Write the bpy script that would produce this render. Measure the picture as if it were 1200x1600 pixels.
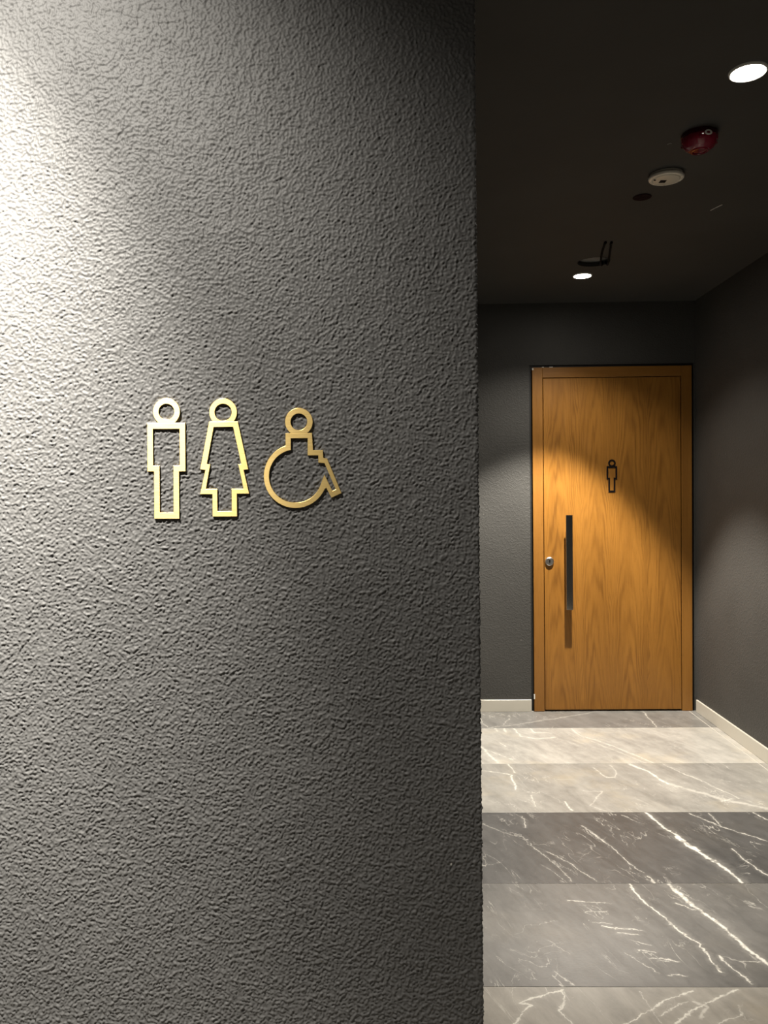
import bpy, bmesh, math
import numpy as np
from mathutils import Matrix, Vector
from mathutils.geometry import tessellate_polygon

scene = bpy.context.scene
for o in list(bpy.data.objects):
    bpy.data.objects.remove(o, do_unlink=True)

# ------------------------------------------------------------------ measures (metres)
CAM_H = 1.35          # phone height
SIGN_Y = 1.28         # face of the sign wall
EDGE_X = 0.125        # outer corner of the sign wall
BACK_Y = 4.92         # face of the wall with the door
RIGHT_X = 1.806       # face of the right wall
CEIL_Z = 2.517
LEFT_X = -2.6         # lobby side wall (out of view)
REAR_Y = -1.05        # wall behind the photographer

# ------------------------------------------------------------------ camera
cam = bpy.data.cameras.new('camera')
cam.sensor_fit = 'VERTICAL'
cam.sensor_height = 36.0
cam.sensor_width = 27.0
cam.lens = 1241.29 / 1600 * 36.0
cam.clip_start = 0.02
cam_o = bpy.data.objects.new('camera', cam)
scene.collection.objects.link(cam_o)
r_ = Vector((0.9997008, 0.02176885, -0.01115428))
u_ = Vector((0.01068881, 0.02138284, 0.99971422))
f_ = Vector((-0.02200113, 0.99953434, -0.02114376))
m = Matrix((r_, u_, -f_)).transposed().to_4x4()
m.translation = (0, 0, CAM_H)
cam_o.matrix_world = m
scene.camera = cam_o

# ------------------------------------------------------------------ world, exposure
world = bpy.data.worlds.new('world')
scene.world = world
world.use_nodes = True
world.node_tree.nodes['Background'].inputs[0].default_value = (0, 0, 0, 1)   # closed interior
world.node_tree.nodes['Background'].inputs[1].default_value = 0.0
vs = scene.view_settings
vs.view_transform = 'Standard'
vs.look = 'None'
vs.gamma = 1.0
vs.use_curve_mapping = False
vs.exposure = 2.6
scene.cycles.max_bounces = 8
scene.cycles.sample_clamp_indirect = 4.0
scene.cycles.use_denoising = True

# lamp settings: name -> position, aim, core (watts, cone deg, blend), spill (watts, cone deg, blend)
LAMPS = {
    'near':  dict(pos=(0.976, 2.255), aim=(0.90, 2.20, 0.0), core=(31, 86, 0.50), spill=(6, 135, 0.6), glow=14.0),
    'far':   dict(pos=(0.983, 4.306), aim=(0.74, 4.12, 0.0), core=(80, 80, 0.34), spill=(7, 130, 0.55), glow=14.0),
    'wash':  dict(pos=(-0.637, 0.605), aim=(-1.80, 1.74, 0.0), core=(146, 88, 1.0), spill=(34, 150, 0.98), glow=14.0, colour=(1.0, 0.95, 0.87)),
    'lobby': dict(pos=(0.976, 0.15), aim=(1.16, 0.05, 0.0), core=(20, 80, 0.4), spill=(3, 130, 0.6), glow=14.0),
}
LAMP_COLOUR = (1.0, 0.93, 0.82)

# ------------------------------------------------------------------ helpers
C = scene.collection


def tag(o, label=None, cat=None, group=None, kind=None):
    if label: o['label'] = label
    if cat: o['category'] = cat
    if group: o['group'] = group
    if kind: o['kind'] = kind
    return o


def empty(name, loc=(0, 0, 0), rot=(0, 0, 0)):
    o = bpy.data.objects.new(name, None)
    o.empty_display_size = 0.05
    o.location = loc
    o.rotation_euler = rot
    C.objects.link(o)
    return o


def link(name, me, mat=None, parent=None, loc=(0, 0, 0)):
    o = bpy.data.objects.new(name, me)
    if mat and not me.materials:
        me.materials.append(mat)
    C.objects.link(o)
    o.location = loc
    if parent: o.parent = parent
    return o


def bm_obj(name, bm, mat=None, parent=None, loc=(0, 0, 0), smooth=None):
    me = bpy.data.meshes.new(name)
    bmesh.ops.recalc_face_normals(bm, faces=bm.faces)
    bm.to_mesh(me)
    bm.free()
    if smooth is not None:
        for p in me.polygons: p.use_smooth = smooth > 0
        me.set_sharp_from_angle(angle=math.radians(smooth))
    return link(name, me, mat, parent, loc)


def add_box(bm, x0, x1, y0, y1, z0, z1, bevel=0.0, seg=1):
    b = bmesh.new()
    v = [b.verts.new(p) for p in ((x0, y0, z0), (x1, y0, z0), (x1, y1, z0), (x0, y1, z0),
                                  (x0, y0, z1), (x1, y0, z1), (x1, y1, z1), (x0, y1, z1))]
    for f in ((3, 2, 1, 0), (4, 5, 6, 7), (0, 1, 5, 4), (1, 2, 6, 5), (2, 3, 7, 6), (3, 0, 4, 7)):
        b.faces.new([v[i] for i in f])
    if bevel:
        bmesh.ops.bevel(b, geom=list(b.edges), offset=bevel, segments=seg, affect='EDGES', profile=0.5)
    me = bpy.data.meshes.new('tmp')
    b.to_mesh(me); b.free()
    bm.from_mesh(me)
    bpy.data.meshes.remove(me)
    return bm


def box(name, dims, mat, parent=None, bevel=0.0, loc=(0, 0, 0), seg=1):
    return bm_obj(name, add_box(bmesh.new(), *dims, bevel=bevel, seg=seg), mat, parent, loc)


def add_lathe(bm, prof, n=48, cx=0.0, cy=0.0, flip=False):
    """prof: (radius, z) pairs, spun about z"""
    rings = []
    for r, z in prof:
        if r < 1e-6:
            rings.append([bm.verts.new((cx, cy, z))])
        else:
            rings.append([bm.verts.new((cx + r * math.cos(2 * math.pi * i / n), cy + r * math.sin(2 * math.pi * i / n), z)) for i in range(n)])
    for a, b in zip(rings, rings[1:]):
        for i in range(n):
            j = (i + 1) % n
            if len(a) == 1 and len(b) == 1: continue
            if len(a) == 1: bm.faces.new((a[0], b[i], b[j]))
            elif len(b) == 1: bm.faces.new((a[i], a[j], b[0]))
            else: bm.faces.new((a[i], a[j], b[j], b[i]))
    return bm


def lathe(name, prof, mat, parent=None, loc=(0, 0, 0), n=48, smooth=35):
    return bm_obj(name, add_lathe(bmesh.new(), prof, n), mat, parent, loc, smooth)


def plate(name, outer, holes, depth, mat, parent=None, loc=(0, 0, 0), bevel=0.0004, smooth=None):
    """flat outline in (x, z), front face at y=-depth, back at y=0, holes cut right through"""
    loops = [outer] + holes
    flat = [p for l in loops for p in l]
    tris = tessellate_polygon([[Vector((x, z, 0)) for x, z in l] for l in loops])
    bm = bmesh.new()
    fr = [bm.verts.new((x, -depth, z)) for x, z in flat]
    bk = [bm.verts.new((x, 0, z)) for x, z in flat]
    for t in tris:
        bm.faces.new([fr[i] for i in t])
        bm.faces.new([bk[i] for i in reversed(t)])
    k = 0
    for l in loops:
        for i in range(len(l)):
            a, b = k + i, k + (i + 1) % len(l)
            bm.faces.new((fr[a], fr[b], bk[b], bk[a]))
        k += len(l)
    bmesh.ops.recalc_face_normals(bm, faces=bm.faces)
    bmesh.ops.dissolve_limit(bm, angle_limit=0.01, verts=bm.verts, edges=bm.edges)
    if bevel:
        ed = [e for e in bm.edges if e.is_manifold and abs(e.calc_face_angle(0)) > 1.2
              and all(v.co.y < -depth * 0.5 for v in e.verts)]
        bmesh.ops.bevel(bm, geom=ed, offset=bevel, segments=2, affect='EDGES', profile=0.5)
    return bm_obj(name, bm, mat, parent, loc, smooth)


def tube(name, pts, radius, mat, parent=None, loc=(0, 0, 0), n=10, closed_ends=True):
    P = [Vector(p) for p in pts]
    # Catmull-Rom resample
    Q = []
    for i in range(len(P) - 1):
        p0, p1, p2, p3 = P[max(i - 1, 0)], P[i], P[i + 1], P[min(i + 2, len(P) - 1)]
        for s in range(6):
            t = s / 6
            Q.append(0.5 * ((2 * p1) + (p2 - p0) * t + (2 * p0 - 5 * p1 + 4 * p2 - p3) * t * t + (3 * p1 - p0 - 3 * p2 + p3) * t ** 3))
    Q.append(P[-1])
    bm = bmesh.new(); rings = []
    for i, q in enumerate(Q):
        d = (Q[min(i + 1, len(Q) - 1)] - Q[max(i - 1, 0)]).normalized()
        a = d.cross(Vector((0, 0, 1)))
        if a.length < 1e-3: a = d.cross(Vector((1, 0, 0)))
        a.normalize(); b = d.cross(a)
        rings.append([bm.verts.new(q + radius * (a * math.cos(2 * math.pi * k / n) + b * math.sin(2 * math.pi * k / n))) for k in range(n)])
    for a, b in zip(rings, rings[1:]):
        for k in range(n):
            bm.faces.new((a[k], a[(k + 1) % n], b[(k + 1) % n], b[k]))
    if closed_ends:
        bm.faces.new(rings[0]); bm.faces.new(rings[-1])
    return bm_obj(name, bm, mat, parent, loc, 50)


# ------------------------------------------------------------------ material builder
class NT:
    def __init__(self, name):
        self.mat = bpy.data.materials.new(name)
        self.mat.use_nodes = True
        self.t = self.mat.node_tree
        self.bsdf = self.t.nodes['Principled BSDF']

    def put(self, sock, v):
        if hasattr(v, 'is_output'): self.t.links.new(v, sock)
        else: sock.default_value = v

    def node(self, typ, ins=None, **props):
        n = self.t.nodes.new(typ)
        for k, v in props.items(): setattr(n, k, v)
        for k, v in (ins or {}).items(): self.put(n.inputs[k], v)
        return n

    def math(self, op, a, b=0.0, c=0.0, clamp=False):
        n = self.node('ShaderNodeMath', operation=op, use_clamp=clamp)
        for i, v in enumerate((a, b, c)): self.put(n.inputs[i], v)
        return n.outputs[0]

    def vec(self, op, a, b=(0, 0, 0), scale=None):
        n = self.node('ShaderNodeVectorMath', operation=op)
        self.put(n.inputs[0], a); self.put(n.inputs[1], b)
        if scale is not None: self.put(n.inputs['Scale'], scale)
        return n.outputs['Value'] if op in ('DOT_PRODUCT', 'LENGTH', 'DISTANCE') else n.outputs[0]

    def noise(self, vec, scale, detail=2.0, rough=0.5, dist=0.0, out=0):
        return self.node('ShaderNodeTexNoise', {'Vector': vec, 'Scale': scale, 'Detail': detail, 'Roughness': rough, 'Distortion': dist}).outputs[out]

    def rng(self, v, a, b, c=0.0, d=1.0, typ='SMOOTHSTEP'):
        return self.node('ShaderNodeMapRange', {'Value': v, 'From Min': a, 'From Max': b, 'To Min': c, 'To Max': d}, interpolation_type=typ).outputs[0]

    def mix(self, f, a, b):
        n = self.node('ShaderNodeMix', data_type='RGBA')
        self.put(n.inputs[0], f)
        for s, v in ((n.inputs[6], a), (n.inputs[7], b)):
            self.put(s, (*v, 1) if isinstance(v, tuple) and len(v) == 3 else v)
        return n.outputs[2]

    def bump(self, h, dist, strength=1.0):
        n = self.node('ShaderNodeBump', {'Height': h, 'Distance': dist, 'Strength': strength})
        self.put(self.bsdf.inputs['Normal'], n.outputs[0])

    def set(self, **kw):
        for k, v in kw.items():
            k = k.replace('_', ' ')
            if k in ('Base Color', 'Emission Color') and isinstance(v, tuple) and len(v) == 3: v = (*v, 1)
            self.put(self.bsdf.inputs[k], v)
        return self.mat

    @property
    def pos(self): return self.node('ShaderNodeNewGeometry').outputs['Position']

    @property
    def obj(self): return self.node('ShaderNodeTexCoord').outputs['Object']


def plain(name, col, rough=0.5, metal=0.0, **kw):
    n = NT(name)
    v = n.rng(n.noise(n.obj, 60, 3), 0.3, 0.7, rough * 0.9, min(1, rough * 1.1))
    return n.set(Base_Color=col, Roughness=v, Metallic=metal, **kw)


def stucco(name, col, relief):
    """relief: bump depth of the roller texture in metres; on the sign wall an attribute turns it off where it is geometry"""
    n = NT(name)
    p = n.pos
    tone = n.noise(p, 3.0, 3)
    c = n.mix(n.rng(tone, 0.3, 0.7), tuple(x * 0.93 for x in col), tuple(x * 1.07 for x in col))
    # a few small white scuffs
    sp = n.noise(p, 42.0, 2, 0.6)
    c = n.mix(n.rng(sp, 0.795, 0.83), c, (0.30, 0.29, 0.26))
    a = n.math('ABSOLUTE', n.math('SUBTRACT', n.noise(p, 70.0 if name == 'sign_wall_plaster' else 48.0, 1.0), 0.5))
    h = n.math('ADD', n.rng(a, 0.0, 0.09, 1.0, 0.0), n.math('MULTIPLY', n.noise(p, 130.0, 2), 0.7))
    if name == 'sign_wall_plaster':
        at = n.node('ShaderNodeAttribute', attribute_name='flat').outputs['Fac']
        h = n.math('MULTIPLY', h, at)
    n.bump(h, relief)
    return n.set(Base_Color=c, Roughness=0.62, Specular_IOR_Level=0.35)


M_SIGNWALL = stucco('sign_wall_plaster', (0.0755, 0.0740, 0.0715), 0.0016)
M_WALL = stucco('charcoal_plaster', (0.055, 0.0535, 0.050), 0.0006)


def ceiling_mat():
    n = NT('ceiling_paint')
    p = n.pos
    c = n.mix(n.rng(n.noise(p, 2.0, 3), 0.3, 0.7), (0.034, 0.034, 0.031), (0.041, 0.041, 0.038))
    n.bump(n.noise(p, 60, 3), 0.0003)
    return n.set(Base_Color=c, Roughness=0.75)


M_CEIL = ceiling_mat()
VEINS = {
 0: [
  (((0.460, 4.774), (0.481, 4.576)), 0.0060, 0.70),
  (((0.485, 4.576), (0.632, 4.625), (0.919, 4.766), (1.178, 4.888)), 0.0060, 0.60),
  (((1.474, 4.896), (1.453, 4.573)), 0.0080, 0.70),
  (((0.581, 4.638), (0.639, 4.757)), 0.0060, 0.50),
 ],
 1: [
  (((0.634, 4.554), (0.648, 4.414), (0.733, 4.355), (0.834, 4.389)), 0.0090, 0.90),
  (((0.725, 4.552), (0.741, 4.481), (0.836, 4.471)), 0.0100, 0.90),
  (((0.411, 4.223), (0.471, 3.970)), 0.0140, 0.80),
  (((0.409, 4.203), (0.552, 4.017)), 0.0060, 0.80),
  (((0.962, 4.548), (0.987, 4.409), (1.103, 4.256), (1.239, 3.962)), 0.0100, 0.70),
  (((0.518, 4.297), (0.542, 4.230)), 0.0080, 0.70),
  (((0.528, 4.555), (0.537, 4.508)), 0.0120, 0.80),
  (((0.578, 4.555), (0.579, 4.484)), 0.0120, 0.80),
  (((1.020, 4.320), (1.202, 3.962)), 0.0060, 0.50),
 ],
 2: [
  (((0.375, 3.865), (0.516, 3.802)), 0.0060, 0.80),
  (((0.514, 3.970), (0.531, 3.829)), 0.0080, 0.80),
  (((0.515, 3.795), (0.511, 3.605)), 0.0090, 0.90),
  (((0.568, 3.545), (0.563, 3.419)), 0.0060, 0.60),
  (((0.701, 3.473), (0.715, 3.365)), 0.0070, 0.70),
  (((0.930, 3.894), (0.961, 3.758), (1.002, 3.758), (1.025, 3.824), (1.020, 3.939)), 0.0060, 0.60),
  (((1.125, 3.945), (1.177, 3.839), (1.217, 3.676)), 0.0180, 1.00),
  (((1.217, 3.676), (1.285, 3.614), (1.382, 3.496), (1.534, 3.386)), 0.0300, 0.45),
  (((1.281, 3.943), (1.407, 3.674), (1.467, 3.496)), 0.0070, 0.60),
  (((0.812, 3.588), (0.890, 3.587), (0.805, 3.417), (0.855, 3.364)), 0.0070, 0.40),
  (((1.381, 3.468), (1.435, 3.496)), 0.0120, 0.80),
 ],
 3: [
  (((1.016, 3.350), (1.045, 3.189), (1.083, 3.075), (1.106, 2.984)), 0.0130, 1.00),
  (((1.065, 3.106), (1.093, 2.998), (1.137, 2.878), (1.162, 2.741)), 0.0150, 1.00),
  (((0.742, 3.153), (0.843, 2.813)), 0.0040, 0.70),
  (((0.717, 3.214), (0.794, 2.985)), 0.0050, 0.60),
  (((0.535, 2.979), (0.606, 2.879), (0.659, 2.751)), 0.0040, 0.60),
  (((0.483, 3.053), (0.544, 2.880), (0.579, 2.751)), 0.0040, 0.50),
  (((1.230, 2.998), (1.266, 2.785)), 0.0060, 0.80),
  (((1.196, 3.336), (1.269, 3.212), (1.393, 3.063)), 0.0060, 0.70),
  (((1.466, 3.347), (1.487, 3.259)), 0.0070, 0.80),
  (((1.277, 3.335), (1.274, 3.200)), 0.0060, 0.60),
  (((0.312, 3.240), (0.426, 3.122)), 0.0040, 0.40),
  (((0.489, 3.314), (0.490, 3.192)), 0.0060, 0.50),
  (((0.848, 2.786), (0.856, 2.742)), 0.0100, 0.70),
 ],
 4: [
  (((0.773, 2.733), (0.790, 2.609), (0.827, 2.481), (0.866, 2.379), (0.878, 2.296), (0.891, 2.223)), 0.0080, 0.95),
  (((0.907, 2.733), (0.939, 2.578), (0.977, 2.474), (1.004, 2.359), (1.031, 2.261)), 0.0140, 1.00),
  (((0.891, 2.601), (0.933, 2.562)), 0.0060, 0.80),
  (((0.535, 2.620), (0.663, 2.601)), 0.0040, 0.80),
  (((0.581, 2.543), (0.653, 2.547)), 0.0030, 0.80),
  (((0.590, 2.481), (0.642, 2.474)), 0.0030, 0.80),
  (((0.612, 2.460), (0.730, 2.439)), 0.0040, 0.80),
  (((0.650, 2.432), (0.715, 2.412)), 0.0040, 0.80),
  (((0.677, 2.385), (0.727, 2.356)), 0.0030, 0.70),
  (((0.678, 2.336), (0.727, 2.321)), 0.0040, 0.80),
  (((0.704, 2.292), (0.782, 2.274)), 0.0040, 0.90),
  (((0.726, 2.274), (0.757, 2.272)), 0.0030, 0.80),
  (((0.731, 2.213), (0.782, 2.205)), 0.0030, 0.80),
  (((0.909, 2.302), (0.944, 2.164)), 0.0060, 0.90),
  (((0.955, 2.269), (1.029, 2.272)), 0.0030, 0.60),
  (((0.645, 2.320), (0.707, 2.224)), 0.0030, 0.50),
  (((0.427, 2.384), (0.477, 2.307)), 0.0030, 0.30),
  (((0.419, 2.229), (0.453, 2.162)), 0.0040, 0.50),
 ],
 5: [
  (((0.270, 2.001), (0.301, 2.043), (0.337, 2.067), (0.300, 2.082), (0.400, 2.129), (0.423, 2.146)), 0.0070, 0.80),
  (((0.420, 2.146), (0.424, 2.103), (0.400, 2.048), (0.419, 2.002)), 0.0060, 0.70),
  (((0.549, 2.003), (0.659, 2.074), (0.775, 2.147)), 0.0060, 0.80),
  (((0.679, 2.003), (0.751, 2.064), (0.895, 2.142)), 0.0070, 0.80),
  (((0.652, 2.035), (0.749, 2.095)), 0.0050, 0.60),
  (((0.632, 2.136), (0.648, 2.003)), 0.0030, 0.50),
  (((0.756, 2.026), (0.793, 2.075), (0.762, 2.095)), 0.0120, 0.50),
  (((0.791, 2.004), (0.867, 2.045), (0.871, 2.070)), 0.0050, 0.60),
 ],
}


def marble(row, tone, warm):
    """honed grey marble slab; tone = its own grey, veins where that slab has them (floor coordinates)"""
    n = NT('grey_marble')
    p = n.pos
    w1 = n.vec('SUBTRACT', n.noise(p, 7.0, 3, 0.6, out=1), (0.5, 0.5, 0.5))
    w2 = n.vec('SUBTRACT', n.noise(p, 45.0, 4, 0.7, out=1), (0.5, 0.5, 0.5))
    q = n.vec('ADD', n.vec('ADD', p, n.vec('SCALE', w1, scale=0.040)), n.vec('SCALE', w2, scale=0.026))
    q = n.vec('MULTIPLY', q, (1, 1, 0))
    # streaky clouding that runs with the veins
    along, across = n.vec('DOT_PRODUCT', p, (0.36, -0.93, 0)), n.vec('DOT_PRODUCT', p, (0.93, 0.36, 0))
    rot = n.node('ShaderNodeCombineXYZ', {0: n.math('MULTIPLY_ADD', along, 1.5, row * 3.1), 1: n.math('MULTIPLY_ADD', across, 5.0, row * 1.7), 2: float(row)}).outputs[0]
    cl = n.noise(rot, 1.4, 7, 0.62, 0.5)
    cl2 = n.noise(rot, 7.0, 5, 0.7, 0.4)
    cl3 = n.noise(p, 12.0, 6, 0.68, 0.3)
    k = n.math('ADD', n.math('MULTIPLY', cl, 0.50), n.math('MULTIPLY', cl2, 0.25))
    k = n.math('ADD', k, n.math('MULTIPLY', cl3, 0.25))
    base = n.mix(n.rng(k, 0.36, 0.64, typ='LINEAR'), tuple(t * 0.68 for t in tone), tuple(t * 1.34 for t in tone))
    base = n.mix(n.math('MULTIPLY', n.rng(n.noise(p, 2.3, 4, 0.6), 0.50, 0.75), warm), base, (tone[0] * 1.45, tone[1] * 1.32, tone[2] * 1.08))
    # hairline crazing common to the stone
    hl = n.math('ABSOLUTE', n.math('SUBTRACT', n.noise(rot, 1.7, 6, 0.55, 0.5), 0.5))
    hair = n.math('MULTIPLY', n.rng(hl, 0.0, 0.007, 0.45, 0.0), n.rng(n.noise(p, 4.0, 3), 0.45, 0.65))
    hl2 = n.math('ABSOLUTE', n.math('SUBTRACT', n.noise(n.vec('ADD', p, (9.0, 3.0, 1.0)), 3.1, 5, 0.6, 0.6), 0.5))
    hair2 = n.math('MULTIPLY', n.rng(hl2, 0.0, 0.006, 0.32, 0.0), n.rng(n.noise(p, 6.0, 3), 0.50, 0.68))
    sp = n.rng(n.noise(p, 70.0, 3), 0.72, 0.80, 0.0, 0.45)
    v = n.math('MAXIMUM', n.math('MAXIMUM', hair, hair2), sp)
    br = n.rng(n.noise(p, 26.0, 5, 0.75), 0.34, 0.56, 0.30, 1.0)
    fat = n.rng(n.noise(p, 15.0, 4, 0.7), 0.30, 0.70, 0.35, 1.05, 'LINEAR')
    for pts, wid, s in VEINS.get(row, []):
        acc = None
        for a, b in zip(pts, pts[1:]):
            dx, dy = b[0] - a[0], b[1] - a[1]
            L2 = dx * dx + dy * dy
            pa = n.vec('SUBTRACT', q, (a[0], a[1], 0))
            t = n.math('DIVIDE', n.vec('DOT_PRODUCT', pa, (dx, dy, 0)), L2, clamp=True)
            d = n.vec('DISTANCE', pa, n.vec('SCALE', (dx, dy, 0), scale=t))
            acc = d if acc is None else n.math('MINIMUM', acc, d)
        rel = n.math('DIVIDE', acc, n.math('MULTIPLY', fat, wid))
        line = n.math('ADD', n.rng(rel, 0.15, 0.95, s * 0.85, 0.0), n.rng(rel, 0.0, 4.0, s * 0.13, 0.0))   # crisp core, faint bleached margin
        v = n.math('MAXIMUM', v, n.math('MULTIPLY', line, br))
    col = n.mix(v, base, (0.66, 0.635, 0.575))
    rough = n.math('ADD', n.math('MULTIPLY', cl2, 0.16), 0.30)
    n.bump(n.noise(p, 140, 3), 0.00015)
    return n.set(Base_Color=col, Roughness=rough, Specular_IOR_Level=0.5)


def wood(name, lo, hi, x_mirror=True, horizontal=False):
    n = NT(name)
    sep = n.node('ShaderNodeSeparateXYZ', {0: n.obj})
    x, z = sep.outputs[0], sep.outputs[2]
    if horizontal: x, z = z, x
    pv = n.node('ShaderNodeCombineXYZ', {0: x, 1: 0.0, 2: z}).outputs[0]
    stretch = lambda sx, sz: n.vec('MULTIPLY', pv, (sx, 1, sz))
    warp = n.math('SUBTRACT', n.noise(stretch(7, 0.9), 1.0, 3, 0.55), 0.5)
    if x_mirror:
        u = n.math('SUBTRACT', n.math('PINGPONG', n.math('ADD', x, 4.2), 0.21), 0.10)        # book-matched veneer leaves
    else:
        u = n.math('ADD', x, 0.13)
    uw = n.math('ADD', u, n.math('MULTIPLY', warp, 0.16))
    ring = n.math('ADD', n.math('MULTIPLY', n.math('MULTIPLY', uw, uw), 38.0), n.math('MULTIPLY', z, 0.36))
    ring = n.math('ADD', ring, n.math('MULTIPLY', n.noise(stretch(40, 2.5), 1.0, 3, 0.6), 0.12))
    s = n.math('SINE', n.math('MULTIPLY', ring, 2 * math.pi / 0.085))
    s = n.math('POWER', n.rng(s, -1.0, 1.0, 0.0, 1.0, 'LINEAR'), 1.5)
    s = n.math('MULTIPLY', s, n.rng(n.noise(stretch(16, 1.6), 1.0, 2), 0.35, 0.65, 0.25, 1.0))
    fib = n.noise(stretch(330, 7), 1.0, 3, 0.6)
    big = n.noise(stretch(13, 0.7), 1.0, 3)
    g = n.math('ADD', n.math('MULTIPLY', s, -0.26), n.math('MULTIPLY', fib, 0.50))
    g = n.math('ADD', g, n.math('MULTIPLY', big, 0.50))
    col = n.mix(n.rng(g, 0.10, 0.66, typ='LINEAR'), lo, hi)
    pore = n.rng(n.noise(stretch(520, 22), 1.0, 1), 0.62, 0.72, 0.0, 0.30)
    col = n.mix(pore, col, tuple(c * 0.5 for c in lo))
    n.bump(fib, 0.00012)
    return n.set(Base_Color=col, Roughness=n.rng(fib, 0.3, 0.7, 0.34, 0.46), Specular_IOR_Level=0.45)


M_LEAF = wood('oak_veneer', (0.165, 0.066, 0.009), (0.355, 0.157, 0.026))
M_FRAME = wood('oak_frame', (0.180, 0.074, 0.011), (0.325, 0.145, 0.027), x_mirror=False)
M_FRAME_H = wood('oak_frame_head', (0.180, 0.074, 0.011), (0.325, 0.145, 0.027), x_mirror=False, horizontal=True)
M_BASE = plain('greige_skirting', (0.56, 0.53, 0.46), 0.38)
M_GROUT = plain('pale_grout', (0.55, 0.52, 0.46), 0.8)
M_SEAL = plain('black_sealant', (0.008, 0.008, 0.008), 0.6)
M_BLACK = plain('black_enamel', (0.005, 0.003, 0.003), 0.7, Specular_IOR_Level=0.15)
M_CABLE = plain('black_cable', (0.003, 0.003, 0.003), 0.8, Specular_IOR_Level=0.15)
M_CHROME = plain('polished_steel', (0.55, 0.54, 0.52), 0.10, 1.0)
M_SATIN = plain('satin_steel', (0.62, 0.60, 0.57), 0.32, 1.0)
M_PLASTIC = plain('white_plastic', (0.80, 0.76, 0.66), 0.28)
M_TRIM = plain('white_lamp_trim', (0.75, 0.73, 0.68), 0.35)
M_MAROON = plain('maroon_cover', (0.011, 0.003, 0.004), 0.8, Specular_IOR_Level=0.1)
M_RED = plain('glossy_red_plastic', (0.16, 0.005, 0.018), 0.07, Coat_Weight=0.6, Coat_Roughness=0.05)
M_REDBASE = plain('dark_red_plastic', (0.06, 0.006, 0.010), 0.3)
M_VOID = plain('grey_backing', (0.16, 0.16, 0.15), 0.8)
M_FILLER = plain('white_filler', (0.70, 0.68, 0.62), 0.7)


def gold_mat():
    n = NT('brushed_gold')
    p = n.obj
    br = n.noise(n.vec('MULTIPLY', p, (40, 1, 1400)), 1.0, 2)
    c = n.mix(n.rng(br, 0.3, 0.7), (0.66, 0.47, 0.17), (0.78, 0.58, 0.24))
    n.bump(br, 0.00004)
    tg = n.node('ShaderNodeCombineXYZ', {0: 0.0, 1: 0.0, 2: 1.0}).outputs[0]     # brushed sideways: the glint spreads up and down
    return n.set(Base_Color=c, Metallic=1.0, Roughness=0.42, Anisotropic=0.7, Tangent=tg)


M_GOLD = gold_mat()


def lens_mat(strength):
    n = NT('lit_lamp_lens')
    return n.set(Base_Color=(0.8, 0.8, 0.8), Emission_Color=LAMP_COLOUR, Emission_Strength=strength)

# ================================================================== structure
# ---- floor: bed of grout, every slab an object of its own
floor = box('floor', (LEFT_X - 0.1, RIGHT_X + 0.1, REAR_Y - 0.1, BACK_Y + 0.1, -0.06, -0.0012), M_GROUT)
tag(floor, 'grey marble slab floor with pale joints', kind='structure')
JOINTS = [BACK_Y, 4.564, 3.956, 3.348, 2.734, 2.155, 1.555, 0.955, 0.355, -0.245, -0.845, REAR_Y]
TONE = {0: (0.17, 0.165, 0.155), 1: (0.36, 0.345, 0.315), 2: (0.245, 0.235, 0.214), 3: (0.060, 0.058, 0.056),
        4: (0.098, 0.094, 0.088), 5: (0.22, 0.205, 0.18)}
STRIP_X = RIGHT_X - 0.012 - 0.036
g = 0.0012
for k in range(len(JOINTS) - 1):
    y1, y0 = JOINTS[k], JOINTS[k + 1]
    mat = marble(k, TONE.get(k, (0.22, 0.205, 0.18)), 0.7 if k in (1, 2, 5) else 0.25)
    cols = [(EDGE_X + 0.001, STRIP_X)] if k <= 4 else [(EDGE_X, STRIP_X), (EDGE_X - 1.64, EDGE_X), (LEFT_X, EDGE_X - 1.64)]
    for j, (x0, x1) in enumerate(cols):
        yy1 = min(y1, SIGN_Y) if j > 0 else y1
        if yy1 - y0 < 0.02: continue
        cx, cy = (x0 + x1) / 2, (y0 + yy1) / 2
        bm = add_box(bmesh.new(), x0 - cx + g, x1 - cx - g, y0 - cy + g, yy1 - cy - g, -0.0012, 0.0, bevel=0.0005)
        bm_obj('floor_tile', bm, mat, floor, (cx, cy, 0))
    # narrow infill strip along the right skirting
    cy = (y0 + y1) / 2
    bm_obj('floor_strip', add_box(bmesh.new(), STRIP_X + 0.003, RIGHT_X - 0.001, y0 + g - cy, y1 - g - cy, -0.0012, -0.0003), mat, floor, (0, cy, 0))


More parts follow.
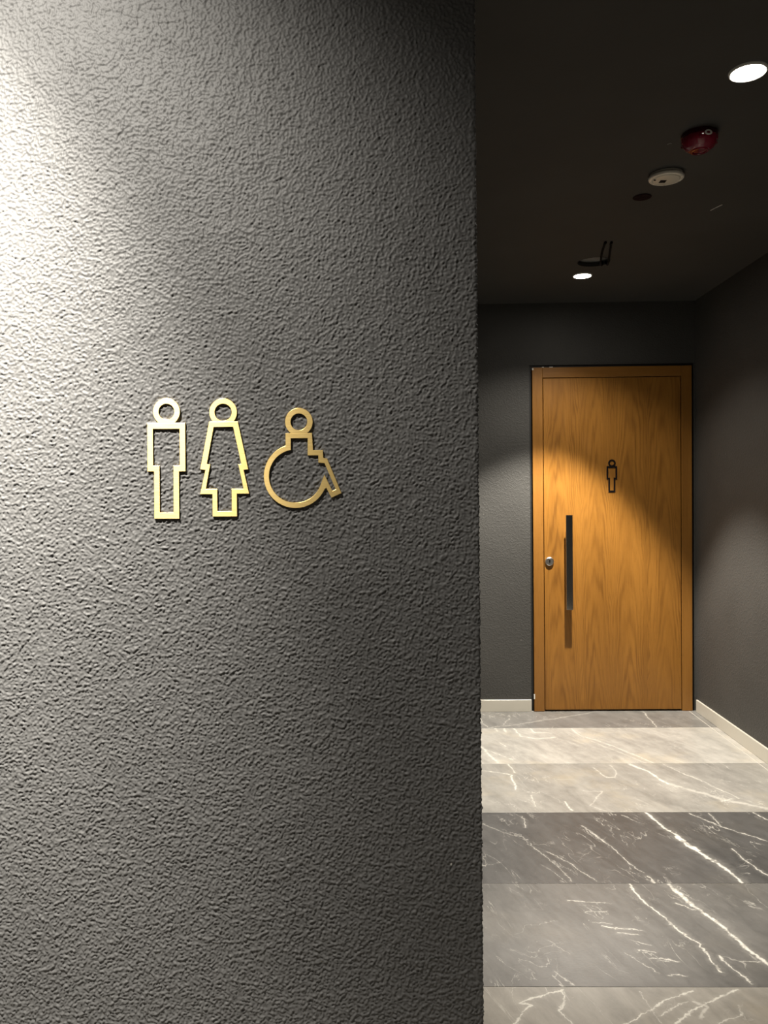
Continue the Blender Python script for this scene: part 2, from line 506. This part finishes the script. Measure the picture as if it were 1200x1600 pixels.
# ---- sign wall: the roller texture is real relief on the side that is seen
def build_sign_wall():
    pitch = 0.0014
    fx = np.arange(-0.84, EDGE_X - 0.004, pitch)
    fx = np.append(fx, EDGE_X - 0.004 + 0.004 * np.sin(np.linspace(0, math.pi / 2, 6)[1:]))
    fz = np.arange(0.41, 2.512, pitch)
    xs = np.concatenate([[LEFT_X, -0.88, -0.85], fx])
    zs = np.concatenate([[0.0, 0.37, 0.40], fz, [2.513, 2.515, CEIL_Z]])
    nx, nz = len(xs), len(zs)
    N = (len(fz), len(fx))

    def band(lam, width, seed):
        s = np.random.RandomState(seed).standard_normal(N)
        ky = np.fft.fftfreq(N[0], pitch)[:, None]; kx = np.fft.rfftfreq(N[1], pitch)[None, :]
        k = np.sqrt(kx * kx + ky * ky) + 1e-9
        F = np.fft.rfft2(s) * np.exp(-(np.log(k * lam) / width) ** 2)
        f = np.fft.irfft2(F, s=N)
        return f / f.std()
    n1, n2, n3, n4 = band(0.022, 0.35, 1), band(0.0115, 0.4, 2), band(0.0070, 0.35, 3), band(0.09, 0.5, 4)
    ridge = np.exp(-(n1 / 0.42) ** 2)
    ridge2 = np.exp(-((n2 - 0.35) / 0.5) ** 2)
    H = 0.00125 * ridge * (0.7 + 0.3 * np.tanh(n2)) + 0.00115 * ridge2 + 0.00030 * n3 + 0.00015 * n4
    H = H - H.mean()
    Z = np.zeros((nz, nx))
    Z[3:3 + N[0], 3:3 + N[1]] = H
    X, ZZ = np.meshgrid(xs, zs)
    Y = SIGN_Y - Z
    # rounded outer corner
    t = np.clip((X - (EDGE_X - 0.004)) / 0.004, 0, 1)
    Y = Y + 0.004 * (1 - np.sqrt(np.clip(1 - t * t, 0, 1)))
    X = X + np.where(t > 0, Z * t, 0)
    verts = np.stack([X, Y, ZZ], -1).reshape(-1, 3)
    idx = np.arange(nx * nz).reshape(nz, nx)
    quads = np.stack([idx[:-1, :-1], idx[:-1, 1:], idx[1:, 1:], idx[1:, :-1]], -1).reshape(-1, 4)
    # the return of the wall along the corridor, and its top, bottom and far faces
    base = len(verts)
    yb = BACK_Y
    near = np.stack([np.full(nz, EDGE_X), np.full(nz, SIGN_Y + 0.014), zs], -1)
    far = np.stack([np.full(nz, EDGE_X), np.full(nz, yb), zs], -1)
    verts = np.concatenate([verts, near, far])
    r = idx[:, -1]; e = base + np.arange(nz); e2 = e + nz
    side0 = np.stack([r[:-1], e[:-1], e[1:], r[1:]], -1)
    side = np.stack([e[:-1], e2[:-1], e2[1:], e[1:]], -1)
    quads = np.concatenate([quads, side0, side])
    me = bpy.data.meshes.new('wall_front')
    nq = len(quads)
    me.vertices.add(len(verts)); me.vertices.foreach_set('co', verts.astype(np.float32).ravel())
    me.loops.add(nq * 4); me.loops.foreach_set('vertex_index', quads.astype(np.int32).ravel())
    me.polygons.add(nq)
    me.polygons.foreach_set('loop_start', np.arange(0, nq * 4, 4, dtype=np.int32))
    try: me.polygons.foreach_set('loop_total', np.full(nq, 4, dtype=np.int32))
    except Exception: pass
    sm = np.ones(nq, dtype=bool); sm[-len(side):] = False
    me.update(calc_edges=True)
    me.polygons.foreach_set('use_smooth', sm)
    at = me.attributes.new('flat', 'FLOAT', 'POINT')
    fl = np.zeros(len(verts), dtype=np.float32)
    ff = np.ones((nz, nx), dtype=np.float32); ff[3:3 + N[0], 3:3 + N[1]] = 0
    fl[:base] = ff.ravel(); fl[base:] = 1
    at.data.foreach_set('value', fl)
    me.update(); me.validate()
    o = link('wall_front', me, M_SIGNWALL)
    return tag(o, 'charcoal roller textured plaster wall carrying the gold signs', kind='structure')


build_sign_wall()

# ---- wall with the door: opening cut for the frame
DX0, DX1, DZ = 0.810, 1.781, 2.122        # outer frame
OX0, OX1, OZ = DX0 - 0.016, DX1 + 0.013, DZ + 0.015
bm = bmesh.new()
add_box(bm, LEFT_X, OX0, BACK_Y, BACK_Y + 0.14, 0.0, CEIL_Z)
add_box(bm, OX1, RIGHT_X + 0.1, BACK_Y, BACK_Y + 0.14, 0.0, CEIL_Z)
add_box(bm, OX0, OX1, BACK_Y, BACK_Y + 0.14, OZ, CEIL_Z)
tag(bm_obj('wall_back', bm, M_WALL), 'charcoal plaster wall around the oak door', kind='structure')
tag(box('wall_right', (RIGHT_X, RIGHT_X + 0.1, REAR_Y, BACK_Y, 0.0, CEIL_Z), M_WALL), 'charcoal plaster side wall of the corridor', kind='structure')
tag(box('wall_left', (LEFT_X - 0.1, LEFT_X, REAR_Y, SIGN_Y, 0.0, CEIL_Z), M_WALL), 'charcoal plaster wall at the far left of the lobby', kind='structure')
tag(box('wall_rear', (LEFT_X - 0.1, RIGHT_X + 0.1, REAR_Y - 0.1, REAR_Y, 0.0, CEIL_Z), M_WALL), 'charcoal plaster wall behind the viewpoint', kind='structure')

# ---- ceiling with an open round cut-out
HOLE = (0.985, 4.062, 0.082)
nh = 40
circ = [(HOLE[0] + HOLE[2] * math.cos(2 * math.pi * i / nh), HOLE[1] + HOLE[2] * math.sin(2 * math.pi * i / nh)) for i in range(nh)]
rect = [(LEFT_X - 0.1, REAR_Y - 0.1), (RIGHT_X + 0.1, REAR_Y - 0.1), (RIGHT_X + 0.1, BACK_Y + 0.14), (LEFT_X - 0.1, BACK_Y + 0.14)]
tris = tessellate_polygon([[Vector((*p, 0)) for p in rect], [Vector((*p, 0)) for p in circ]])
bm = bmesh.new()
flat = rect + circ
lo = [bm.verts.new((*p, CEIL_Z)) for p in flat]
hi = [bm.verts.new((*p, CEIL_Z + 0.013)) for p in flat]
for t in tris:
    bm.faces.new([lo[i] for i in t]); bm.faces.new([hi[i] for i in t])
for i in range(4): bm.faces.new((lo[i], lo[(i + 1) % 4], hi[(i + 1) % 4], hi[i]))
for i in range(nh): bm.faces.new((lo[4 + i], lo[4 + (i + 1) % nh], hi[4 + (i + 1) % nh], hi[4 + i]))
ceil = tag(bm_obj('ceiling', bm, M_CEIL), 'dark painted ceiling with a round cut-out', kind='structure')
void = lathe('ceiling_void', [(HOLE[2] + 0.01, 0.0131), (HOLE[2] + 0.01, 0.024), (0, 0.024)], M_VOID, ceil, (HOLE[0], HOLE[1], CEIL_Z))
lathe('cutout_rim', [(HOLE[2] - 0.0015, 0.0), (HOLE[2] - 0.0015, -0.0016), (HOLE[2] + 0.0015, -0.0020), (HOLE[2] + 0.003, 0.0)], M_CEIL, ceil, (HOLE[0], HOLE[1], CEIL_Z))
# paint scratch showing white filler
tube('paint_scratch', [(1.296, 3.352, CEIL_Z - 0.0006), (1.303, 3.325, CEIL_Z - 0.001), (1.312, 3.300, CEIL_Z - 0.001), (1.318, 3.288, CEIL_Z - 0.0006)], 0.0016, M_FILLER, ceil)
tube('paint_scratch', [(0.905, 2.712, CEIL_Z - 0.0004), (0.912, 2.705, CEIL_Z - 0.0006), (0.918, 2.708, CEIL_Z - 0.0004)], 0.0008, M_FILLER, ceil)

# ---- skirting
SH, ST = 0.074, 0.012
tag(box('baseboard_back', (EDGE_X + ST, OX0 - 0.001, BACK_Y - ST, BACK_Y, 0.0, SH), M_BASE, bevel=0.0015), 'greige skirting board left of the oak door', kind='structure')
tag(box('baseboard_right', (RIGHT_X - ST, RIGHT_X, REAR_Y, BACK_Y - 0.030, 0.0, SH), M_BASE, bevel=0.0015), 'greige skirting board along the right wall', kind='structure')
tag(box('baseboard_left', (EDGE_X, EDGE_X + ST, SIGN_Y - ST, BACK_Y, 0.0, SH), M_BASE, bevel=0.0015), 'greige skirting board on the corridor return of the sign wall', kind='structure')
tag(box('baseboard_front', (LEFT_X, EDGE_X, SIGN_Y - ST, SIGN_Y, 0.0, SH), M_BASE, bevel=0.0015), 'greige skirting board under the sign wall', kind='structure')

# ================================================================== door
FW = 0.063                                # face width of the frame
DC = (DX0 + DX1) / 2
door = empty('door_1', (DC, BACK_Y, 0))
tag(door, 'oak veneered flush door in an oak frame', kind='structure')
hw = (DX1 - DX0) / 2
FP = 0.012                                # frame stands proud of the wall
for s in (-1, 1):
    x0, x1 = sorted((s * hw, s * (hw - FW)))
    box('frame_jamb', (x0, x1, -FP, 0.13, 0.001, DZ), M_FRAME, door, bevel=0.002, seg=2)
box('frame_head', (-hw + FW, hw - FW, -FP, 0.13, DZ - FW, DZ), M_FRAME_H, door, bevel=0.002, seg=2)
LX, LZ = hw - FW - 0.0045, DZ - FW - 0.0045
leaf = box('door_leaf', (-LX, LX, -FP + 0.002, 0.036, 0.011, LZ), M_LEAF, door, bevel=0.0015)
# dark rebate behind the gaps and sealant between frame and plaster
bm = bmesh.new()
add_box(bm, -hw + FW, -hw + FW + 0.02, 0.038, 0.06, 0.0, DZ - FW)
add_box(bm, hw - FW - 0.02, hw - FW, 0.038, 0.06, 0.0, DZ - FW)
add_box(bm, -hw + FW + 0.02, hw - FW - 0.02, 0.038, 0.06, DZ - FW - 0.02, DZ - FW)
add_box(bm, -hw + FW + 0.02, hw - FW - 0.02, 0.038, 0.06, 0.0, 0.02)
bm_obj('door_stop', bm, M_SEAL, door)
bm = bmesh.new()
add_box(bm, OX0 - DC + 0.0005, -hw - 0.0005, 0.008, 0.06, 0.0, OZ - 0.0005)
add_box(bm, hw + 0.0005, OX1 - DC - 0.0005, 0.008, 0.06, 0.0, OZ - 0.0005)
add_box(bm, -hw - 0.0005, hw + 0.0005, 0.008, 0.06, DZ + 0.0005, OZ - 0.0005)
bm_obj('sealant_gap', bm, M_SEAL, door)
# flecks of white filler left on the frame edge
for x, z, w, h in ((-hw - 0.001, DZ - 0.016, 0.010, 0.012), (-hw + 0.060, DZ - 0.001, 0.012, 0.004), (-hw + 0.105, DZ - 0.001, 0.022, 0.004), (-hw - 0.004, 0.079, 0.008, 0.03)):
    box('filler_fleck', (x, x + w, -FP - 0.0015, -FP + 0.0005, z, z + h), M_FILLER, door, bevel=0.0006)
lf = -FP + 0.002                          # leaf face
# flat bar pull handle on two stand-offs
hx = 1.017 - DC
handle = box('pull_handle', (hx - 0.020, hx + 0.020, lf - 0.072, lf - 0.060, 0.640, 1.216), M_CHROME, door, bevel=0.0008)
for z in (0.74, 1.11):
    b = bmesh.new()
    bmesh.ops.create_cone(b, cap_ends=True, segments=24, radius1=0.009, radius2=0.009, depth=0.060)
    bmesh.ops.rotate(b, verts=b.verts, matrix=Matrix.Rotation(math.pi / 2, 3, 'X'))
    bm_obj('standoff', b, M_CHROME, handle, (hx, lf - 0.030, z), 35)
# round cylinder lock with keyhole
lock = empty('lock_cylinder', (0.908 - DC, lf, 0.931)); lock.parent = door
ro = lathe('escutcheon', [(0.0, 0.012), (0.022, 0.012), (0.026, 0.009), (0.0275, 0.0), (0, 0)], M_SATIN, lock, n=40)
ro.rotation_euler = (math.pi / 2, 0, 0)
kh = [(0.0052 * math.cos(a), 0.0045 + 0.0052 * math.sin(a)) for a in np.linspace(-0.9, math.pi + 0.9, 18)] + [(-0.0022, -0.011), (0.0022, -0.011)]
plate('keyhole', kh, [], 0.0012, M_BLACK, lock, (0, -0.0118, 0), bevel=0)

# ================================================================== pictograms
def ring_part(cx, cz, R, r, zcut, n=56):
    """ring cut off flat at zcut (where it sits on the shoulders)"""
    a0 = math.asin((zcut - cz) / R)
    out = [(cx + R * math.cos(a), cz + R * math.sin(a)) for a in np.linspace(a0, math.pi - a0, n)]
    inn = [(cx + r * math.cos(a), cz + r * math.sin(a)) for a in np.linspace(0, 2 * math.pi, n, endpoint=False)]
    return out, inn


def mm(pts, ox, oz): return [((x - ox) / 1000, (z - oz) / 1000) for x, z in pts]


def sign(name, loc, ring, outer, inner, ox, oz, mat, depth, label, group=None, scale=1.0, tilt=0.0):
    e = empty(name, loc, (0, tilt, 0))
    e.scale = (scale,) * 3
    o, i = ring_part(*ring)
    plate('head', mm(o, ox, oz), [mm(i, ox, oz)], depth, mat, e)
    plate('body', mm(outer, ox, oz), [mm(inner, ox, oz)], depth, mat, e)
    return tag(e, label, 'sign', group)


MAN_O = [(-31, 1470.7), (31, 1470.7), (31, 1392.3), (20.4, 1392.3), (20.4, 1315.7), (-20.4, 1315.7), (-20.4, 1392.3), (-31, 1392.3)]
MAN_I = [(-21.5, 1460.8), (21.5, 1460.8), (21.5, 1401.8), (11.1, 1401.8), (11.1, 1325.6), (-11.1, 1325.6), (-11.1, 1401.8), (-21.5, 1401.8)]
MAN_R = (0.6, 1488.6, 22.0, 12.6, 1470.7)
GY = SIGN_Y - 0.0006
sign('man_sign', (-0.3795, GY, 1.3157), MAN_R, MAN_O, MAN_I, 0, 1315.7, M_GOLD, 0.0032,
     'gold man outline sign on the charcoal wall, leftmost of three', 'gold restroom signs', tilt=math.radians(0.55))
WOM_O = [(-309.3, 1471.4), (-262.6, 1471.4), (-246.3, 1394.3), (-253.8, 1393.4), (-245.3, 1355.1), (-265.2, 1355.1), (-265.2, 1318.4),
         (-305.1, 1318.4), (-305.1, 1354.6), (-325.2, 1354.6), (-316.2, 1393.6), (-324.6, 1394.9)]
WOM_I = [(-301.7, 1462.7), (-270.5, 1462.7), (-258.0, 1403.1), (-262.7, 1402.3), (-254.6, 1363.0), (-274.1, 1363.0), (-274.1, 1327.1),
         (-296.9, 1327.1), (-296.9, 1363.0), (-315.4, 1363.0), (-307.9, 1402.4), (-313.2, 1403.6)]
sign('woman_sign', (-0.2853, GY, 1.3184), (-286.3, 1486.4, 22.5, 13.6, 1471.4), WOM_O, WOM_I, -285.3, 1318.4, M_GOLD, 0.0032,
     'gold woman in dress outline sign, between man and wheelchair signs', 'gold restroom signs', tilt=math.radians(0.3))
wc, wR, wr = (-170.2, 1382.2), 51.4, 42.7


def arc(c, r, a0, a1, n): return [(c[0] + r * math.cos(a), c[1] + r * math.sin(a)) for a in np.linspace(a0, a1, n)]


a_start = math.atan2(1363.2 - wc[1], -120.8 - wc[0])                       # where the wheel meets the footrest
a_end = -math.pi - math.acos((-186.0 - wc[0]) / wR) + math.pi               # under the back rest, going clockwise
a_end = -(2 * math.pi - math.acos((-186.0 - wc[0]) / wR))
WHL_O = [(-186.0, 1451.3), (-142.9, 1451.3), (-141.4, 1423.8), (-125.6, 1423.6), (-125.1, 1411.3), (-119.0, 1410.3), (-96.1, 1354.5), (-112.6, 1347.0), (-120.8, 1363.2)] \
    + arc(wc, wR, a_start, a_end, 60)[1:]
b_start = math.atan2(1368.8 - wc[1], -130.0 - wc[0])
b_end = -(2 * math.pi - math.acos((-177.2 - wc[0]) / wr))
WHL_I = [(-177.2, 1443.0), (-150.3, 1443.0), (-150.5, 1415.5), (-133.3, 1415.3), (-133.3, 1403.6), (-123.4, 1402.8), (-105.6, 1360.5), (-110.9, 1358.1), (-123.6, 1384.9)] \
    + arc(wc, wr, b_start, b_end, 56)
sign('wheelchair_sign', (-0.164, GY, 1.331), (-164.0, 1469.4, 22.4, 13.3, 1451.3), WHL_O, WHL_I, -164.0, 1331.0, M_GOLD, 0.0032,
     'gold wheelchair user outline sign nearest the wall corner', 'gold restroom signs', tilt=math.radians(0.3))
sign('door_sign', (1.2925, BACK_Y + lf - 0.0003, 1.353), MAN_R, MAN_O, MAN_I, 0, 1315.7, M_BLACK, 0.003,
     'small black man outline sign stuck on the oak door', scale=1.03, tilt=math.radians(0.2))


# ================================================================== lamps
def downlight(key, label, group='round ceiling downlights'):
    L = LAMPS[key]
    x, y = L['pos']
    t = empty('ceiling_downlight', (x, y, CEIL_Z))
    tag(t, label, 'light', group)
    lathe('trim_ring', [(0.0445, -0.0055), (0.047, -0.0070), (0.0505, -0.0040), (0.0515, 0.0), (0.0435, 0.0), (0.0445, -0.0055)], M_TRIM, t, n=48)
    lathe('lens', [(0.0440, -0.0040), (0.034, -0.0056), (0.0, -0.0064)], lens_mat(L['glow']), t, n=40)
    d = Vector(L['aim']) - Vector((x, y, CEIL_Z))
    q = d.to_track_quat('-Z', 'Y')
    for nm in ('core', 'spill'):
        w, deg, bl = L[nm]
        l = bpy.data.lights.new('lamp_beam', 'SPOT')
        l.energy = w; l.spot_size = math.radians(deg); l.spot_blend = bl
        l.color = L.get('colour', LAMP_COLOUR); l.shadow_soft_size = 0.022
        lo_ = bpy.data.objects.new('lamp_beam', l)
        C.objects.link(lo_)
        lo_.parent = t; lo_.location = (0, 0, -0.032)
        lo_.rotation_mode = 'QUATERNION'; lo_.rotation_quaternion = q
    return t


downlight('near', 'lit round downlight in the ceiling, the larger one near the top right corner')
downlight('far', 'lit round downlight in the ceiling just in front of the oak door')
downlight('wash', 'lit round downlight close to the sign wall, beyond the left edge of the photo')
downlight('lobby', 'lit round downlight over the lobby floor beside the viewpoint')

# ================================================================== ceiling devices
# red sounder beacon
a = empty('fire_alarm_sounder', (0.985, 2.640, CEIL_Z))
a.scale = (0.93, 0.93, 0.80)
tag(a, 'glossy dark red dome alarm sounder on the ceiling', 'alarm')
lathe('base', [(0, 0), (0.060, 0), (0.061, -0.004), (0.061, -0.012), (0.057, -0.014), (0, -0.014)], M_REDBASE, a)
lathe('dome', [(0.0, -0.013), (0.058, -0.013), (0.0615, -0.020), (0.0610, -0.032), (0.056, -0.046), (0.047, -0.058), (0.0455, -0.060),
               (0.034, -0.068), (0.031, -0.0685), (0.0, -0.071)], M_RED, a, n=56, smooth=22)
lathe('sounder_ring', [(0.030, -0.0680), (0.029, -0.0725), (0.024, -0.0735), (0.022, -0.0708), (0.030, -0.0680)], M_RED, a, n=40)
rib = None
for i in range(10):
    if rib is None:
        rib = box('grille_rib', (0.0545, 0.0625, -0.0022, 0.0022, -0.040, -0.016), M_RED, a, bevel=0.0008)
        rb = rib
    else:
        rb = rib.copy(); C.objects.link(rb)
    rb.rotation_euler = (0, 0, 2 * math.pi * i / 10)

# lamp highlight on the side of the dome, built as a white ring
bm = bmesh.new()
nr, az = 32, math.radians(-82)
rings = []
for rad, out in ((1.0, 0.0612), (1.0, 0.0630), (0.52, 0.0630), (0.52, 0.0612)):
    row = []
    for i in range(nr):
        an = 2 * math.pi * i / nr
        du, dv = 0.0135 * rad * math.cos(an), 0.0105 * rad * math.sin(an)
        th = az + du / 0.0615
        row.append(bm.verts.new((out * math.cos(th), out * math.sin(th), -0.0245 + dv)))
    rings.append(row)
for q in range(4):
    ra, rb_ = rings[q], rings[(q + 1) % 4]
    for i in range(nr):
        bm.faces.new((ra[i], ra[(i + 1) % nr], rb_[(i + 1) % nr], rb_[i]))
hl_ring = bm_obj('highlight_ring', bm, M_FILLER, a, smooth=40)
hl_ring['label'] = 'small white ring drawn as a highlight on the dome side'

# smoke detector
s = empty('smoke_detector', (0.985, 2.965, CEIL_Z))
s.scale = (1.0, 1.0, 0.72)
tag(s, 'off-white disc smoke detector on the ceiling beside the red sounder', 'detector')
lathe('base', [(0, 0), (0.058, 0), (0.059, -0.003), (0.059, -0.009), (0.0, -0.009)], M_PLASTIC, s)
lathe('body', [(0.0, -0.011), (0.056, -0.011), (0.0625, -0.014), (0.063, -0.022), (0.060, -0.027), (0.054, -0.0285), (0.053, -0.026), (0.051, -0.026), (0.0, -0.026)], M_PLASTIC, s, n=56)
lathe('spacer', [(0.0, -0.009), (0.054, -0.009), (0.054, -0.011), (0.0, -0.011)], M_BLACK, s)
lathe('cover', [(0.0505, -0.0262), (0.046, -0.0315), (0.030, -0.035), (0.0, -0.0362)], plain('glossy_cover', (0.74, 0.69, 0.58), 0.10), s, n=56)
for px, py, w, h in ((-0.012, 0.002, 0.023, 0.024),):
    box('reflection_patch', (px - w / 2, px + w / 2, py - h / 2, py + h / 2, -0.0368, -0.0345), M_BLACK, s, bevel=0.0006)  # black patch put in for a dark reflection on the glossy cover
lathe('indicator', [(0.0042, -0.030), (0.0042, -0.034), (0.0, -0.0352)], M_BLACK, s, (-0.043, -0.006, 0.0), n=16)

# flush maroon cover
c = lathe('sprinkler_cover', [(0, 0.0), (0.034, 0.0), (0.036, -0.002), (0.034, -0.0035), (0.0, -0.004)], M_MAROON, None, (0.964, 3.186, CEIL_Z))
tag(c, 'small flat maroon round cover plate on the ceiling', 'cover')

# two-core cable hanging out of the cut-out
k = empty('loose_cable', (1.035, 4.06, CEIL_Z))
tag(k, 'loose black cable pulled out of the round ceiling cut-out', 'cable')
ox, oy = 1.035, 4.06
tube('cable_core', [(1.040 - ox, 4.100 - oy, 0.012), (1.030 - ox, 4.085 - oy, -0.012), (1.012 - ox, 4.03 - oy, -0.011), (0.985 - ox, 3.90 - oy, -0.007), (0.966 - ox, 3.78 - oy, -0.005), (0.960 - ox, 3.735 - oy, -0.005)], 0.0050, M_CABLE, k)
tube('cable_core', [(1.052 - ox, 4.100 - oy, 0.012), (1.056 - ox, 4.075 - oy, -0.012), (1.048 - ox, 4.02 - oy, -0.011), (1.014 - ox, 3.86 - oy, -0.006), (0.996 - ox, 3.775 - oy, -0.005), (0.988 - ox, 3.737 - oy, -0.005)], 0.0050, M_CABLE, k)
for x, y in ((0.960, 3.735), (0.988, 3.737)):
    tube('cable_end', [(x - ox, y - oy - 0.003, -0.0065), (x - ox + 0.002, y - oy + 0.020, -0.0065)], 0.0062, M_CABLE, k)
